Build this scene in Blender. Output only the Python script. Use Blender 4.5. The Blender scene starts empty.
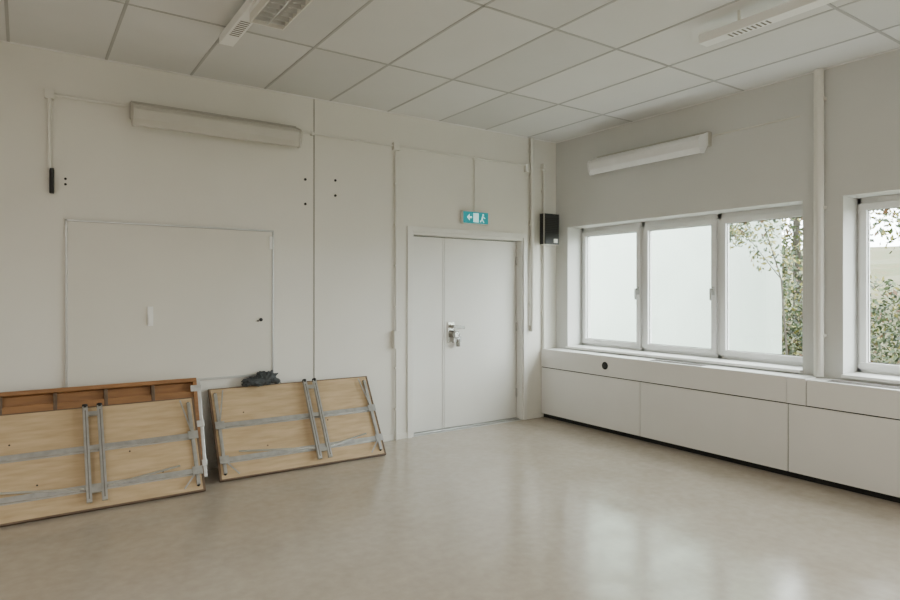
import bpy, math, random, bmesh
from mathutils import Vector, Matrix, noise
random.seed(7)
sc = bpy.context.scene

# ------------------------------------------------------------ materials
def mat(name, col, rough=0.6, metal=0.0, var=0.0, vscale=4.0, bump=0.0, bscale=60.0, col2=None, emit=0.0, stretch=None, spec=0.5):
    m = bpy.data.materials.new(name); m.use_nodes = True
    nt = m.node_tree; b = nt.nodes['Principled BSDF']
    b.inputs['Base Color'].default_value = (*col, 1)
    b.inputs['Roughness'].default_value = rough
    b.inputs['Metallic'].default_value = metal
    b.inputs['Specular IOR Level'].default_value = spec
    tc = nt.nodes.new('ShaderNodeTexCoord')
    mp = nt.nodes.new('ShaderNodeMapping'); nt.links.new(tc.outputs['Object'], mp.inputs['Vector'])
    if stretch: mp.inputs['Scale'].default_value = stretch
    if var > 0 or col2:
        n = nt.nodes.new('ShaderNodeTexNoise'); n.inputs['Scale'].default_value = vscale
        n.inputs['Detail'].default_value = 6
        nt.links.new(mp.outputs['Vector'], n.inputs['Vector'])
        r = nt.nodes.new('ShaderNodeValToRGB')
        r.color_ramp.elements[0].position = 0.3; r.color_ramp.elements[1].position = 0.7
        c2 = col2 if col2 else tuple(c*(1-var) for c in col)
        r.color_ramp.elements[0].color = (*c2, 1); r.color_ramp.elements[1].color = (*col, 1)
        nt.links.new(n.outputs['Fac'], r.inputs['Fac'])
        nt.links.new(r.outputs['Color'], b.inputs['Base Color'])
    if bump > 0:
        n2 = nt.nodes.new('ShaderNodeTexNoise'); n2.inputs['Scale'].default_value = bscale
        n2.inputs['Detail'].default_value = 4
        nt.links.new(mp.outputs['Vector'], n2.inputs['Vector'])
        bp = nt.nodes.new('ShaderNodeBump'); bp.inputs['Strength'].default_value = bump
        bp.inputs['Distance'].default_value = 0.01
        nt.links.new(n2.outputs['Fac'], bp.inputs['Height'])
        nt.links.new(bp.outputs['Normal'], b.inputs['Normal'])
    if emit > 0:
        b.inputs['Emission Color'].default_value = (*col, 1)
        b.inputs['Emission Strength'].default_value = emit
    return m

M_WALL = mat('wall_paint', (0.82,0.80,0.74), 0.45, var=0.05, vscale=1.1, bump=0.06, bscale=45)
M_WALL2 = mat('wall_paint_shaded', (0.68,0.68,0.66), 0.6, var=0.04, vscale=1.3, bump=0.08, bscale=45)  # same wall paint made greyer: shade of the window wall put into the colour
M_SEAM = mat('dark_seam', (0.20,0.18,0.165), 0.8)  # dark tone of joints, gaskets and slots
M_WHITE = mat('white_lacquer', (0.87,0.86,0.84), 0.35, var=0.02)
M_DOOR = mat('door_paint', (0.83,0.82,0.78), 0.4, var=0.05, vscale=2)
M_FRAME = mat('window_paint', (0.78,0.78,0.77), 0.35)
M_PLAST = mat('white_plastic', (0.78,0.765,0.71), 0.45)
M_LAMP = mat('lamp_diffuser', (0.86,0.86,0.86), 0.3, var=0.05, vscale=8)
M_LAMPL = mat('lamp_diffuser_shaded', (0.60,0.58,0.525), 0.35, var=0.06, vscale=6)  # greyer copy of the diffuser, its shade painted into the colour
M_LAMPH = mat('lamp_housing', (0.52,0.50,0.45), 0.45)
M_BOARD = mat('whiteboard_enamel', (0.76,0.735,0.665), 0.3, var=0.04, vscale=2)
M_ALU = mat('aluminium', (0.50,0.50,0.49), 0.35, metal=0.9)
M_STEEL = mat('galvanised_steel', (0.58,0.58,0.575), 0.32, metal=0.8, var=0.25, vscale=20)
M_LOCK = mat('lock_steel', (0.30,0.295,0.28), 0.25, metal=1.0)
M_CHROME = mat('chrome', (0.80,0.80,0.79), 0.18, metal=1.0)
M_LOUVRE = mat('louvre_metal', (0.72,0.72,0.71), 0.35, metal=0.75)
M_DARK = mat('dark_void', (0.010,0.010,0.010), 0.8)
M_BLACK = mat('black_plastic', (0.010,0.010,0.012), 0.45)
M_BEECH = mat('beech_laminate', (0.61,0.45,0.27), 0.5, col2=(0.47,0.33,0.185), vscale=5, stretch=(1,1,9))
M_BEECH_E = mat('beech_edge', (0.16,0.10,0.06), 0.6, var=0.3, vscale=15)
M_OAK = mat('brown_wood', (0.36,0.17,0.06), 0.5, col2=(0.22,0.10,0.035), vscale=4, stretch=(1,1,8))
M_CLOTH = mat('grey_cloth', (0.09,0.10,0.105), 0.9, var=0.5, vscale=18, bump=0.4, bscale=80)
M_LABEL = mat('label_paper', (0.92,0.92,0.90), 0.6)
M_EXIT = mat('exit_green', (0.008,0.22,0.25), 0.4, emit=0.7)
M_EXITW = mat('exit_white', (0.55,0.90,0.90), 0.4, emit=0.7)
M_T = [mat('ceiling_tile_%d'%i, c, 0.85, var=0.03, vscale=3, bump=0.05, bscale=150) for i,c in enumerate([(0.72,0.715,0.695),(0.67,0.665,0.645),(0.75,0.745,0.73)])]
M_GRID = mat('ceiling_grid', (0.46,0.455,0.44), 0.6)
M_EXTW = mat('exterior_render', (0.36,0.41,0.36), 0.9, var=0.14, vscale=1.0, bump=0.3, bscale=40)
M_GROUND = mat('grass_ground', (0.05,0.065,0.022), 0.95, col2=(0.08,0.06,0.025), vscale=3, bump=0.5, bscale=10)
M_BARK = mat('bark', (0.06,0.05,0.038), 0.9, var=0.4, vscale=20)
M_LEAF = [mat('leaf_%d'%i, c, 0.6) for i,c in enumerate([(0.022,0.04,0.010),(0.045,0.065,0.016),(0.17,0.15,0.03),(0.09,0.042,0.016),(0.010,0.018,0.006)])]
M_FLOOR = mat('linoleum', (0.52,0.455,0.38), 0.22, col2=(0.46,0.40,0.33), vscale=16, spec=0.75)
nt = M_FLOOR.node_tree; b = nt.nodes['Principled BSDF']
ramp = [q for q in nt.nodes if q.bl_idname=='ShaderNodeValToRGB'][0]
n3 = nt.nodes.new('ShaderNodeTexNoise'); n3.inputs['Scale'].default_value = 3.0; n3.inputs['Detail'].default_value = 10; n3.inputs['Distortion'].default_value=.4
mixc = nt.nodes.new('ShaderNodeMix'); mixc.data_type='RGBA'; mixc.blend_type='MULTIPLY'; mixc.inputs[0].default_value=.20
r3 = nt.nodes.new('ShaderNodeValToRGB'); r3.color_ramp.elements[0].position=.35; r3.color_ramp.elements[1].position=.62
r3.color_ramp.elements[0].color=(.72,.68,.62,1); r3.color_ramp.elements[1].color=(1,1,1,1)
tcf=[q for q in nt.nodes if q.bl_idname=='ShaderNodeMapping'][0]
nt.links.new(tcf.outputs['Vector'], n3.inputs['Vector'])
nt.links.new(n3.outputs['Fac'], r3.inputs['Fac'])
nt.links.new(ramp.outputs['Color'], mixc.inputs[6]); nt.links.new(r3.outputs['Color'], mixc.inputs[7])
nt.links.new(mixc.outputs[2], b.inputs['Base Color'])
n = nt.nodes.new('ShaderNodeTexNoise'); n.inputs['Scale'].default_value = 4.0; n.inputs['Detail'].default_value = 10
nt.links.new(tcf.outputs['Vector'], n.inputs['Vector'])
mr = nt.nodes.new('ShaderNodeMapRange'); mr.inputs[1].default_value=.3; mr.inputs[2].default_value=.7; mr.inputs[3].default_value = 0.12; mr.inputs[4].default_value = 0.27
nt.links.new(n.outputs['Fac'], mr.inputs[0]); nt.links.new(mr.outputs[0], b.inputs['Roughness'])

M_GLASS = bpy.data.materials.new('window_glass'); M_GLASS.use_nodes = True
nt = M_GLASS.node_tree; nt.nodes.clear()
o = nt.nodes.new('ShaderNodeOutputMaterial'); mx = nt.nodes.new('ShaderNodeMixShader')
t = nt.nodes.new('ShaderNodeBsdfTransparent'); t.inputs[0].default_value = (0.95,0.98,0.97,1)
g = nt.nodes.new('ShaderNodeBsdfGlossy'); g.inputs['Roughness'].default_value = 0.03
mx.inputs[0].default_value = 0.05
nt.links.new(t.outputs[0], mx.inputs[1]); nt.links.new(g.outputs[0], mx.inputs[2]); nt.links.new(mx.outputs[0], o.inputs[0])

# ------------------------------------------------------------ mesh builder
class MB:
    def __init__(s): s.v=[]; s.f=[]; s.m=[]; s.mats=[]
    def mi(s, m):
        if m not in s.mats: s.mats.append(m)
        return s.mats.index(m)
    def add(s, vs, fs, m, mx=None):
        o = len(s.v); k = s.mi(m)
        for p in vs:
            p = Vector(p); s.v.append(mx @ p if mx else p)
        for f in fs: s.f.append([i+o for i in f]); s.m.append(k)
    def box(s, x0,x1,y0,y1,z0,z1, m, mx=None):
        vs=[(x0,y0,z0),(x1,y0,z0),(x1,y1,z0),(x0,y1,z0),(x0,y0,z1),(x1,y0,z1),(x1,y1,z1),(x0,y1,z1)]
        s.add(vs,[(0,3,2,1),(4,5,6,7),(0,1,5,4),(1,2,6,5),(2,3,7,6),(3,0,4,7)],m,mx)
    def cyl(s, p0,p1,r,m,n=14,r1=None,mx=None):
        p0=Vector(p0);p1=Vector(p1);d=(p1-p0).normalized()
        a=d.orthogonal().normalized();c=d.cross(a); r1=r if r1 is None else r1
        vs=[];
        for p,rr in ((p0,r),(p1,r1)):
            for i in range(n):
                t=2*math.pi*i/n; vs.append(p+a*math.cos(t)*rr+c*math.sin(t)*rr)
        fs=[(i,(i+1)%n,n+(i+1)%n,n+i) for i in range(n)]+[tuple(range(n-1,-1,-1)),tuple(range(n,2*n))]
        s.add(vs,fs,m,mx)
    def bar(s,p0,p1,w,h,m,mx=None,up=(0,-1,0)):
        p0=Vector(p0);p1=Vector(p1);d=(p1-p0).normalized();up=Vector(up)
        a=d.cross(up).normalized()*w/2;c=up.normalized()*h/2
        vs=[p+q for p in (p0,p1) for q in (-a-c,a-c,a+c,-a+c)]
        s.add(vs,[(3,2,1,0),(4,5,6,7),(0,1,5,4),(1,2,6,5),(2,3,7,6),(3,0,4,7)],m,mx)
    def prism(s, poly, a0,a1, axis, m):
        n=len(poly); vs=[]
        for a in (a0,a1):
            for u,z in poly: vs.append((a,u,z) if axis=='x' else (u,a,z))
        s.add(vs,[tuple(range(n)),tuple(range(2*n-1,n-1,-1))]+[(i,n+i,n+(i+1)%n,(i+1)%n) for i in range(n)],m)
    def obj(s,name,bevel=0.0,smooth=False,parent=None):
        me=bpy.data.meshes.new(name); me.from_pydata([tuple(v) for v in s.v],[],s.f)
        for m in s.mats: me.materials.append(m)
        for p,k in zip(me.polygons,s.m): p.material_index=k
        bm=bmesh.new(); bm.from_mesh(me); bmesh.ops.recalc_face_normals(bm,faces=bm.faces); bm.to_mesh(me); bm.free()
        ob=bpy.data.objects.new(name,me); bpy.context.collection.objects.link(ob)
        if bevel>0:
            bv=ob.modifiers.new('bevel','BEVEL'); bv.width=bevel; bv.segments=2; bv.limit_method='ANGLE'; bv.angle_limit=math.radians(40)
        if smooth:
            for p in me.polygons: p.use_smooth=True
            try: me.set_sharp_from_angle(angle=math.radians(40))
            except Exception: pass
        if parent: ob.parent=parent
        return ob

H=3.2; XL=-8.0; YR=-8.6
# ------------------------------------------------------------ shell
f=MB(); f.box(XL,0.0,YR,0.0,-0.12,0,M_FLOOR); f.obj('floor')
DX0,DX1,DZ=-1.985,-0.513,2.055
w=MB()
w.box(XL-.25,DX0,0,.25,-.12,H+.15,M_WALL); w.box(DX1,.4,0,.25,-.12,H+.15,M_WALL); w.box(DX0,DX1,0,.25,DZ,H+.15,M_WALL)
w.box(DX0,DX1,.19,.25,-.12,DZ,M_WALL); w.box(DX0,DX1,0,.19,-.12,0,M_GRID)
w.obj('wall_back')
wins=[(-2.81,-.19),(-5.73,-3.11),(-8.4,-6.03)]; WZ0,WZ1=.80,2.19
w=MB()
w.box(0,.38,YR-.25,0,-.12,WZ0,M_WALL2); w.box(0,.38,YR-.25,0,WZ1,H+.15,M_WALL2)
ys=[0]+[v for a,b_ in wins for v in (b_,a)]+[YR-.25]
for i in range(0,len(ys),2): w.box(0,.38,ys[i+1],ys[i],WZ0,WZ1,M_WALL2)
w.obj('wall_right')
w=MB(); w.box(XL-.25,XL,YR-.25,0,-.12,H+.15,M_WALL); w.obj('wall_left')
w=MB(); w.box(XL,0,YR-.25,YR,-.12,H+.15,M_WALL); w.obj('wall_rear')

# ceiling with tiles and T-bar grid
c=MB(); c.box(XL,0,YR,0,H+.006,H+.15,M_T[0])
xs=[0]; x=-.46
while x>XL: xs.append(x); x-=.6
xs.append(XL)
ysg=[0]; y=-1.125
while y>YR: ysg.append(y); y-=1.2
ysg.append(YR)
rr=random.Random(3)
for i in range(len(xs)-1):
    for j in range(len(ysg)-1):
        c.box(xs[i+1]+.010,xs[i]-.010,ysg[j+1]+.010,ysg[j]-.010,H,H+.005,M_T[rr.choice([0,0,0,1,2])])
for x in xs[1:-1]: c.box(x-.009,x+.009,YR,0,H-.003,H+.006,M_GRID)
for y in ysg[1:-1]: c.box(XL,0,y-.009,y+.009,H-.003,H+.006,M_GRID)
c.box(-.022,0,YR,0,H-.006,H+.006,M_WHITE); c.box(XL,0,-.022,0,H-.006,H+.006,M_WHITE)
c.obj('ceiling')

# baseboards
t=MB(); t.box(XL,DX0-.05,-.012,0,0,.06,M_WALL); t.box(DX1+.05,-.24,-.012,0,0,.06,M_WALL); t.obj('baseboard_back',.003)
t=MB(); t.box(XL,XL+.012,YR,0,0,.06,M_WALL); t.obj('baseboard_left',.003)
# wall panel seam
t=MB(); t.box(-3.010,-3.004,-.004,0,.06,H,M_SEAM); t.box(-3.004,-2.985,-.006,0,.06,H,M_WALL); t.obj('trim_1')

# ------------------------------------------------------------ door
d=MB()
cw=.05
d.box(DX0-cw,DX0,-.018,.0,0,DZ+cw,M_DOOR); d.box(DX1,DX1+cw,-.018,0,0,DZ+cw,M_DOOR); d.box(DX0,DX1,-.018,0,DZ,DZ+cw,M_DOOR)
d.box(DX0,DX0+.03,0,.17,0,DZ,M_DOOR); d.box(DX1-.012,DX1,0,.17,0,DZ,M_DOOR); d.box(DX0+.03,DX1-.012,0,.17,DZ-.03,DZ,M_DOOR)
sp=-1.522
d.box(DX0+.033,sp-.006,.10,.145,.014,DZ-.038,M_DOOR)
d.box(sp+.006,DX1-.018,.10,.145,.014,DZ-.038,M_DOOR)
d.box(sp-.02,sp-.001,.094,.10,.014,DZ-.038,M_DOOR)
d.box(DX0+.03,DX1-.012,.145,.15,0,DZ-.03,M_DARK)
d.box(DX0+.03,DX1-.012,.05,.15,0,.011,M_STEEL)
for z in (.25,1.0,1.75): d.cyl((DX1-.02,.09,z),(DX1-.02,.09,z+.1),.009,M_STEEL)
hx=sp+.085
d.box(hx-.04,hx+.04,.088,.10,.91,1.13,M_CHROME)
d.cyl((hx,.09,1.085),(hx,.03,1.085),.015,M_LOCK)
d.bar((hx-.014,.03,1.085),(hx+.13,.03,1.07),.03,.02,M_LOCK)
d.cyl((hx+.03,.088,1.00),(hx+.03,.035,1.00),.045,M_LOCK,24)
d.cyl((hx+.03,.035,1.00),(hx+.03,.025,1.00),.03,M_CHROME,24)
d.box(hx-.0,hx+.10,.045,.088,.92,.975,M_STEEL)
d.cyl((hx+.06,.05,.95),(hx+.06,.05,.87),.024,M_LOCK)
d.obj('door_1',.0025)

# exit sign
e=MB(); sx=-.045
e.box(-1.35+sx,-1.01+sx,-.06,-.022,2.165,2.30,M_PLAST)
e.box(-1.25+sx,-1.11+sx,-.022,-.001,2.19,2.28,M_PLAST)
e.box(-1.343+sx,-1.017+sx,-.064,-.06,2.172,2.293,M_EXIT)
y=-.066
e.box(-1.215+sx,-1.145+sx,y,-.064,2.185,2.28,M_EXITW)
e.add([(a+sx,y,b_) for a,b_ in [(-1.30,2.235),(-1.265,2.27),(-1.265,2.245),(-1.235,2.245),(-1.235,2.225),(-1.265,2.225),(-1.265,2.20)]],[(0,1,2,3,4,5,6)],M_EXITW)
e.cyl((-1.085+sx,y-.001,2.268),(-1.085+sx,-.064,2.268),.010,M_EXITW)
for p,q,ww in (((-1.09,2.255),(-1.10,2.22),.018),((-1.10,2.22),(-1.075,2.185),.011),((-1.10,2.22),(-1.125,2.19),.011),((-1.09,2.25),(-1.06,2.23),.008)):
    e.bar((p[0]+sx,y,p[1]),(q[0]+sx,y,q[1]),ww,.003,M_EXITW)
e.obj('exit_sign',.002)

# ------------------------------------------------------------ windows
def window(name,y0,y1):
    o=MB(); xw=.24; n=3; W=(y1-y0)/n; F=M_FRAME
    z0,z1=WZ0+.01,WZ1
    o.box(xw,xw+.09,y0,y1,z0,z0+.05,F); o.box(xw,xw+.09,y0,y1,z1-.055,z1,F)
    o.box(xw,xw+.09,y0,y0+.03,z0,z1,F); o.box(xw,xw+.09,y1-.03,y1,z0,z1,F)
    for i in range(1,n): o.box(xw,xw+.09,y0+i*W-.022,y0+i*W+.022,z0,z1,F)
    for i in range(n):
        a=y0+i*W+.024; b_=y0+(i+1)*W-.024; s=.05
        zz0,zz1=z0+.045,z1-.05; x0,x1=xw-.025,xw+.04
        o.box(x0,x1,a,b_,zz0,zz0+s,F); o.box(x0,x1,a,b_,zz1-s,zz1,F)
        o.box(x0,x1,a,a+s,zz0+s,zz1-s,F); o.box(x0,x1,b_-s,b_,zz0+s,zz1-s,F)
        o.box(xw+.006,xw+.012,a+s,b_-s,zz0+s,zz1-s,M_GLASS)
        g=.006
        o.box(xw-.001,xw+.004,a+s,b_-s,zz0+s,zz0+s+g,M_SEAM); o.box(xw-.001,xw+.004,a+s,b_-s,zz1-s-g,zz1-s,M_SEAM)
        o.box(xw-.001,xw+.004,a+s,a+s+g,zz0+s,zz1-s,M_SEAM); o.box(xw-.001,xw+.004,b_-s-g,b_-s,zz0+s,zz1-s,M_SEAM)
        hy=a+.026
        o.box(x0-.012,x0,hy-.014,hy+.014,1.42,1.50,M_ALU)
        o.cyl((x0-.01,hy,1.475),(x0-.045,hy,1.475),.008,M_ALU)
        o.box(x0-.052,x0-.036,hy-.009,hy+.009,1.37,1.485,M_ALU)
    o.box(-.035,xw,y0,y1,WZ0+.001,WZ0+.025,M_WHITE)
    o.box(xw+.09,.46,y0,y1,WZ0-.02,WZ0+.012,M_ALU)
    o.obj(name,.003)
for i,(a,b_) in enumerate(wins): window('window_%d'%(i+1),a,b_)

# ------------------------------------------------------------ radiator bench
r=MB(); BX=-.238
r.box(-.20,-.001,-8.5,-.003,0.0,.07,M_DARK)
r.box(-.225,-.001,-8.5,-.003,.07,.765,M_DARK)
ps=[-.003,-1.399,-2.815,-4.23,-5.65,-7.07,-8.5]
for i in range(6):
    a,b_=ps[i+1]+.004,ps[i]-.004
    r.box(BX,-.2255,a,b_,.05,.575,M_WHITE)
ups=[(-.003,-2.80),(-2.806,-2.95),(-2.956,-5.65),(-5.656,-8.5)]
for k,(a,b_) in enumerate(ups):
    off=0.0 if k!=1 else -.006
    r.box(BX+off,-.2255,b_,a,.585,.79 if k<2 else .782,M_WHITE)
    r.box(-.2255,-.001,b_,a,.765,.79 if k<2 else .782,M_WHITE)
r.cyl((BX-.003,-.958,.69),(BX-.0005,-.958,.69),.040,M_DARK,28)
r.cyl((BX-.006,-.958,.69),(BX-.0005,-.958,.69),.028,M_BLACK,28)
for yc in (-1.75,-3.35,-5.0):
    for k in range(7):
        xx=-.20+k*.018; r.box(xx,xx+.008,yc-.28,yc+.28,.7821 if yc<-2.9 else .7901,.7835 if yc<-2.9 else .7915,M_SEAM)
r.obj('radiator_cabinet',.003)

# ------------------------------------------------------------ wall luminaires
def walllamp(name,axis,a0,a1,M):
    o=MB()
    dif=[(-.06,2.895),(-.185,2.845),(-.20,2.82),(-.19,2.75),(-.165,2.705),(-.12,2.71),(-.06,2.79)]
    base=[(-.002,2.91),(-.06,2.91),(-.06,2.78),(-.002,2.78)]
    o.prism(dif,a0+.015,a1-.015,axis,M); o.prism(base,a0,a1,axis,M_LAMPH)
    cap=[(-.055,2.902),(-.188,2.851),(-.206,2.822),(-.196,2.747),(-.168,2.698),(-.116,2.703),(-.055,2.783)]
    o.prism(cap,a0,a0+.015,axis,M); o.prism(cap,a1-.015,a1,axis,M)
    return o.obj(name,.003)
walllamp('wall_lamp','x',-4.50,-3.195,M_LAMPL)
walllamp('wall_lamp.001','y',-2.01,-.68,M_LAMP)

# ------------------------------------------------------------ ceiling luminaires
def ceillamp(name,x,y0,y1,ls,dz=0,wd=.17):
    o=MB()
    o.box(x-.045,x+.045,y0,y1,3.10+dz,3.155+dz,M_LABEL)
    for yy in (y1-.25,y0+.25): o.cyl((x,yy,3.15+dz),(x,yy,3.2),.01,M_PLAST)
    for k in range(3): o.box(x-.028+k*.02,x-.02+k*.02,y1,y1+.002,3.11+dz,3.145+dz,M_SEAM)
    for k in range(9): o.box(x-.03,x+.03,y1-.20-k*.03,y1-.188-k*.03,3.098+dz,3.0995+dz,M_SEAM)
    ly1=y1-ls; xa,xb=x-.03,x+wd
    o.box(xa,xb,y0,ly1,3.075+dz,3.0995+dz,M_LABEL)
    z0,z1=3.025+dz,3.075+dz
    o.box(xa,xa+.008,y0,ly1,z0,z1,M_PLAST); o.box(xb-.008,xb,y0,ly1,z0,z1,M_PLAST)
    o.box(xa,xb,ly1-.008,ly1,z0,z1,M_PLAST); o.box(xa,xb,y0,y0+.008,z0,z1,M_PLAST)
    yy=y0+.06
    while yy<ly1-.03:
        o.box(xa+.008,xb-.008,yy,yy+.003,z0+.004,z0+.038,M_LOUVRE); yy+=.065
    xm=(xa+xb)/2; o.box(xm-.004,xm+.004,y0+.01,ly1-.01,z0+.004,z0+.038,M_LOUVRE)
    for q in (xa+.05,xb-.05): o.cyl((q,y0+.02,3.063+dz),(q,ly1-.02,3.063+dz),.008,M_LABEL)
    return o.obj(name,.0015)
ceillamp('ceiling_lamp',-4.06,-3.3,-1.07,.62)
ceillamp('ceiling_lamp.001',-1.52,-5.6,-2.92,1.1,dz=-.035)

# ------------------------------------------------------------ conduits, boxes
def conduit(name,pts,r,boxes=(),m=M_PLAST):
    o=MB()
    for a,b_ in zip(pts[:-1],pts[1:]): o.cyl(a,b_,r,m,12)
    for b_ in boxes: o.box(*b_,m)
    return o.obj(name,.0015)
zc=2.875
conduit('electrical_conduit',[(-5.02,-.02,2.34),(-5.02,-.02,zc),(-4.52,-.02,zc)],.011,[(-5.05,-4.99,-.04,-.001,2.845,2.905)])
conduit('electrical_conduit.001',[(-3.19,-.02,zc),(-.44,-.02,zc)],.010,[(-2.205,-2.135,-.045,-.001,2.835,2.905),(-3.045,-3.02,-.035,-.001,2.86,2.89),(-1.22,-1.19,-.035,-.001,2.86,2.89),(-.50,-.445,-.045,-.001,2.80,2.89)])
conduit('electrical_conduit.002',[(-2.169,-.022,2.83),(-2.169,-.022,.0)],.012,[(-2.205,-2.130,-.055,-.001,.90,1.07)]+[(-2.186,-2.152,-.034,-.001,z,z+.014) for z in (.3,.7,1.3,1.7,2.1,2.5)])
conduit('electrical_conduit.003',[(-1.205,-.012,zc-.012),(-1.205,-.012,2.285)],.006)
conduit('heating_pipe',[(-.405,-.035,3.19),(-.405,-.035,1.07)],.022,[(-.435,-.375,-.035,-.001,z,z+.02) for z in (1.3,2.2,2.75)]+[(-.425,-.385,-.06,-.005,1.0,1.07)])
conduit('heating_pipe.001',[(-.215,-.024,2.875),(-.215,-.024,.792)],.015,[(-.24,-.19,-.024,-.001,z,z+.02) for z in (1.2,1.8,2.6)]+[(-.245,-.185,-.05,-.001,2.86,2.92)])
conduit('heating_pipe.002',[(-.045,-2.955,3.19),(-.045,-2.955,.792)],.036,[(-.05,-.001,-2.995,-2.915,z,z+.025) for z in (1.1,2.1,2.95)])
conduit('electrical_conduit.004',[(-.014,-2.03,2.87),(-.014,-2.80,2.87)],.006)
s=MB()
s.box(-.305,-.075,-.12,-.048,1.985,2.345,M_PLAST)
s.box(-.299,-.081,-.132,-.12,1.991,2.339,M_BLACK)
s.box(-.306,-.3045,-.115,-.052,1.99,2.34,M_BLACK)
for k in range(9): s.box(-.285,-.095,-.1345,-.132,2.12+k*.02,2.128+k*.02,M_DARK)
s.box(-.165,-.105,-.1345,-.1321,2.01,2.055,M_LABEL)
s.box(-.27,-.10,-.048,-.042,2.05,2.28,M_BLACK); s.box(-.16,-.10,-.048,-.001,2.05,2.28,M_BLACK)
s.obj('wall_speaker',.004)

# ------------------------------------------------------------ whiteboard
wb=MB(); x0,x1,z0,z1=-4.923,-3.383,.735,1.985
wb.box(x0+.015,x1-.015,-.018,-.001,z0+.015,z1-.015,M_BOARD)
wb.box(x0,x1,-.026,-.001,z0,z0+.018,M_ALU); wb.box(x0,x1,-.026,-.001,z1-.014,z1,M_ALU)
wb.box(x0,x0+.014,-.026,-.001,z0,z1,M_ALU); wb.box(x1-.014,x1,-.026,-.001,z0,z1,M_ALU)
wb.box(-3.425,-3.40,-.034,-.024,1.82,1.93,M_LABEL)
wb.box(-4.38,-4.34,-.034,-.018,1.19,1.34,M_LABEL)
wb.box(-4.375,-4.345,-.042,-.034,1.20,1.28,M_LABEL)
wb.cyl((-3.495,-.03,1.215),(-3.495,-.018,1.215),.015,M_BLACK)
wb.cyl((-3.52,-.03,1.205),(-3.52,-.018,1.205),.006,M_BLACK)
for zz in (z0+.03,z1-.03):
    for xx in (x0+.006,x1-.006): wb.cyl((xx,-.029,zz),(xx,-.024,zz),.006,M_STEEL)
wb.obj('whiteboard',.0015)
h=MB()
for X,Z in ((-3.09,2.46),(-3.09,2.24),(-2.80,2.48),(-2.80,2.34)): h.cyl((X,-.006,Z),(X,-.001,Z),.012,M_BLACK)
for X,Z in ((-4.92,2.28),(-4.92,2.24)): h.cyl((X,-.006,Z),(X,-.001,Z),.009,M_BLACK)
h.obj('wall_plugs')
h=MB(); h.box(-5.02,-4.99,-.05,-.001,2.17,2.33,M_BLACK); h.cyl((-5.005,-.05,2.16),(-5.005,-.05,2.34),.014,M_BLACK); h.obj('wall_hook')

# ------------------------------------------------------------ folded tables
def table(name,loc,lean,L,V,cu,yaw=0,sp=.09):
    mx=Matrix.Translation(loc)@Matrix.Rotation(math.radians(yaw),4,'Z')@Matrix.Rotation(-math.radians(lean),4,'X')
    o=MB(); S=M_STEEL
    o.box(0,L,0,.022,0,V,M_BEECH_E,mx)
    o.box(.006,L-.006,-.0015,0,.006,V-.006,M_BEECH,mx)
    for a in ((0,.016),(L-.016,L)): o.box(a[0],a[1],-.003,.0,0,V,M_BEECH_E,mx)
    o.box(0,L,-.003,0,0,.012,M_BEECH_E,mx)
    o.box(0,L,-.003,0,V-.008,V,M_BEECH_E,mx)
    for v in (V*.20,V*.57):
        o.box(.05,L-.05,-.032,-.006,v-.017,v+.017,S,mx)
        o.box(.05,L-.05,-.006,-.002,v-.024,v+.024,M_ALU,mx)
    for u in (cu-sp/2,cu+sp/2):
        o.box(u-.016,u+.016,-.06,-.033,.04,V-.02,S,mx)
        o.box(u-.004,u+.004,-.0605,-.06,.06,V-.05,M_SEAM,mx)
    o.box(cu-sp/2,cu+sp/2,-.055,-.035,.10,.13,S,mx)
    o.box(cu-sp/2,cu+sp/2,-.055,-.035,V-.09,V-.06,S,mx)
    for e,sg in ((.045,1),(L-.045,-1)):
        o.box(e-.012,e+.012,-.022,-.002,.05,V-.05,S,mx)
        o.bar((e,-.026,V*.57),(e+sg*.06,-.026,V-.03),.010,.006,S,mx)
        o.bar((e,-.026,V*.2),(e+sg*.10,-.026,.03),.010,.006,S,mx)
        o.box(e-.035,e+.035,-.037,-.032,V*.57-.03,V*.57+.03,S,mx)
        o.box(e-.035,e+.035,-.037,-.032,V*.20-.03,V*.20+.03,S,mx)
        for v in (.05,V-.05): o.cyl((e,-.008,v),(e,-.0015,v),.012,M_DARK,12,mx=mx)
    o.bar((cu-.07,-.038,V*.2-.01),(.16,-.038,V*.2+.05),.014,.006,M_CHROME,mx)
    o.bar((cu+.07,-.038,V*.2-.01),(L-.16,-.038,V*.2+.05),.014,.006,M_CHROME,mx)
    for u in (cu-sp/2,cu+sp/2):
        o.cyl((u,-.045,V-.03),(u,-.045,V-.003),.018,M_BLACK,12,mx=mx)
    for u,v in ((.25,.70),(.40,.30),(.95,.5),(1.15,.25)):
        o.cyl((u,-.003,v*V),(u,-.0015,v*V),.006,M_DARK,8,mx=mx)
    return o.obj(name,.0015)
table('folding_table',(-3.94,-.442,.0125),31.5,1.42,.76,.84,yaw=-1.0)
table('folding_table.001',(-5.50,-.60,.0125),33,1.42,.74,.73)
mx=Matrix.Translation((-5.62,-.325,.009))@Matrix.Rotation(-math.radians(19.3),4,'X')
o=MB(); L=1.58; V=.79
o.box(0,L,0,.025,0,V,M_OAK,mx)
o.box(0,L,-.06,0,V-.03,V,M_OAK,mx); o.box(0,L,-.06,0,0,.03,M_OAK,mx)
o.box(0,.03,-.06,0,.03,V-.03,M_OAK,mx); o.box(L-.03,L,-.06,0,.03,V-.03,M_OAK,mx)
o.box(.03,L-.03,-.035,-.0,V-.16,V-.10,M_OAK,mx)
for k in range(1,5): o.box(k*L/5-.012,k*L/5+.012,-.04,0,.03,V-.03,M_BEECH_E,mx)
o.box(L,L+.025,-.06,-.03,.02,V-.02,M_STEEL,mx); o.box(L,L+.03,-.03,.0,.02,V-.10,M_STEEL,mx)
for z in (.1,.4,.68): o.box(L-.05,L+.03,-.066,-.06,z,z+.05,M_STEEL,mx)
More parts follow.
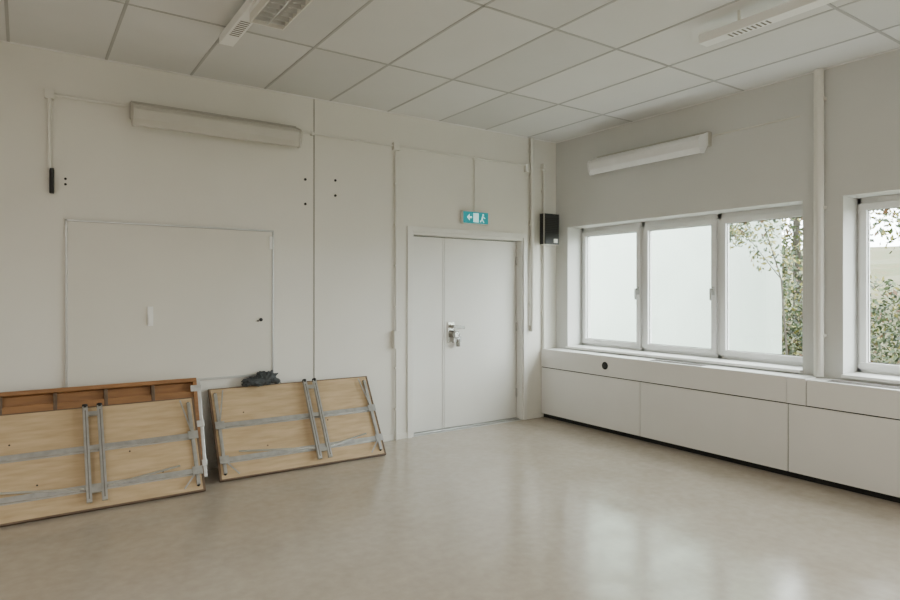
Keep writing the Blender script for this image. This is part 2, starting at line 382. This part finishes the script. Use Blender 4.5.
o.obj('wooden_desk',.003)

bm=bmesh.new()
def blob(cx,cy,cz,sx,sy,sz,rot):
    r=bmesh.ops.create_icosphere(bm,subdivisions=4,radius=1)
    m=Matrix.Translation((cx,cy,cz))@Matrix.Rotation(rot,4,'Y')@Matrix.Diagonal((sx,sy,sz,1))
    for v in r['verts']:
        p=v.co.copy(); k=1+.45*noise.noise(p*2.6+Vector((cx*9,0,cz*5)))+.25*noise.noise(p*6)
        v.co=m@(p*k)
blob(-3.56,-.085,.70,.10,.04,.035,.1); blob(-3.46,-.085,.72,.075,.04,.045,-.5); blob(-3.50,-.08,.74,.05,.035,.035,.6)
blob(-3.40,-.085,.695,.05,.035,.025,.3); blob(-3.61,-.085,.69,.06,.035,.02,-.2)
me=bpy.data.meshes.new('crumpled_cloth'); bm.to_mesh(me); bm.free(); me.materials.append(M_CLOTH)
for p in me.polygons: p.use_smooth=True
ob=bpy.data.objects.new('crumpled_cloth',me); bpy.context.collection.objects.link(ob)

# ------------------------------------------------------------ outside
g=MB()
N=30
vs=[];fs=[]
for i in range(N+1):
    for j in range(N+1):
        X=.4+i*24/N; Y=-22+j*40/N
        Z=-.5+max(0,(X-5.5))*.20+.25*noise.noise(Vector((X*.4,Y*.4,0)))*(1 if X>2 else 0)
        vs.append((X,Y,Z))
for i in range(N):
    for j in range(N):
        a=i*(N+1)+j; fs.append((a,a+1,a+N+2,a+N+1))
g.add(vs,fs,M_GROUND); g.obj('garden_ground')
e=MB(); e.box(3.0,3.4,-.88,9,-.8,5.5,M_EXTW); e.box(2.98,3.42,-.90,9,5.5,5.6,M_ALU); e.obj('exterior_wall')
def foliage(name,blobs,branches,n,size,wts=(4,4,2,1,3)):
    o=MB()
    for p0,p1,r0,r1 in branches: o.cyl(p0,p1,r0,M_BARK,8,r1)
    for k in range(n):
        c,rad=random.choice(blobs)
        while True:
            q=Vector([random.uniform(-1,1) for _ in range(3)])
            if q.length<1: break
        p=Vector(c)+Vector((q.x*rad[0],q.y*rad[1],q.z*rad[2]))
        s=size*random.uniform(.6,1.3)
        a=Vector([random.gauss(0,1) for _ in range(3)]).normalized(); b_=a.orthogonal().normalized()
        b_=(Matrix.Rotation(random.uniform(0,6.28),3,a)@b_)
        o.add([p-a*s,p+b_*s*.45,p+a*s,p-b_*s*.45],[(0,1,2,3)],random.choices(M_LEAF,wts)[0])
    return o.obj(name)
foliage('garden_bush',[((6.6,1.3,.6),(1.2,1.2,1.3)),((6.8,-.6,.5),(1.2,1.2,1.2)),((7.6,-2.8,.7),(1.4,1.6,1.4)),((7.5,2.2,1.2),(1.3,1.4,1.8)),((7,-5.5,.6),(1.3,1.6,1.3))],
  [((6.6,1.3,-.4),(6.7,1.2,1.2),.04,.02),((6.8,-.6,-.4),(6.9,-.5,1.1),.04,.02)],24000,.05)
foliage('garden_tree',[((10.5,2.8,3.2),(2,1.8,1.9)),((11,-.5,4.0),(2.2,2,2.0)),((10.5,5,3.4),(2,1.5,1.6)),((11,-4,3.8),(2.2,2,2.0))],
  [((10.5,2.4,.3),(10.6,2.5,3.2),.12,.08),((10.6,2.5,3.2),(10,1.4,4.5),.06,.02),((10.6,2.5,3.2),(11,3.4,4.8),.06,.02),((11,-.5,.4),(10.9,-.4,4.2),.11,.06)],14000,.08,(3,4,4,2,1))
foliage('garden_sapling',[((2.35,-1.15,2.45),(.35,.40,.38)),((2.3,-1.3,2.0),(.3,.26,.35)),((2.4,-1.2,3.0),(.4,.45,.4)),((2.3,-.85,2.2),(.2,.22,.2))],
  [((2.5,-1.5,-.5),(2.42,-1.38,1.6),.014,.009),((2.42,-1.38,1.6),(2.3,-1.1,2.7),.009,.004),((2.42,-1.38,1.6),(2.35,-.95,2.2),.006,.003),((2.35,-1.2,2.3),(2.3,-.75,2.45),.005,.002),((2.35,-.95,2.2),(2.3,-.7,2.2),.003,.002)],1000,.032,(3,4,6,1,1))

# ------------------------------------------------------------ light
w=bpy.data.worlds.new('overcast_sky'); sc.world=w; w.use_nodes=True
bg=w.node_tree.nodes['Background']; bg.inputs[0].default_value=(.95,.985,1.0,1); bg.inputs[1].default_value=17.0
for i,(a,b_) in enumerate(wins):
    l=bpy.data.lights.new('daylight_portal','AREA'); l.shape='RECTANGLE'; l.size=WZ1-WZ0; l.size_y=b_-a; l.cycles.is_portal=True
    ob=bpy.data.objects.new('daylight_portal_%d'%(i+1),l); bpy.context.collection.objects.link(ob)
    ob.location=(.40,(a+b_)/2,(WZ0+WZ1)/2); ob.rotation_euler=(0,math.radians(90),0)
def area(name,loc,rot,sx,sy,pw,col):
    l=bpy.data.lights.new(name,'AREA'); l.shape='RECTANGLE'; l.size=sx; l.size_y=sy; l.energy=pw; l.color=col
    ob=bpy.data.objects.new(name,l); bpy.context.collection.objects.link(ob); ob.location=loc; ob.rotation_euler=rot
area('fill_light_rear',(-4.0,-6.9,3.05),(0,0,0),1.2,1.2,75,(1,.94,.85))  # unseen fill lamp added behind the camera to brighten the room, no fixture
area('fill_light_left',(-7.0,-4.5,3.05),(0,0,0),1.2,1.2,55,(1,.94,.85))  # second added fill on the left, out of view and without a fixture

# ------------------------------------------------------------ camera
cd=bpy.data.cameras.new('camera'); cam=bpy.data.objects.new('camera',cd); bpy.context.collection.objects.link(cam)
cd.sensor_width=36; cd.lens=24.88; cd.shift_y=-10/900; cd.clip_start=.05
cam.location=(-5.178,-5.33,1.469); cam.rotation_euler=(math.radians(90),0,-math.radians(34.5))
sc.camera=cam
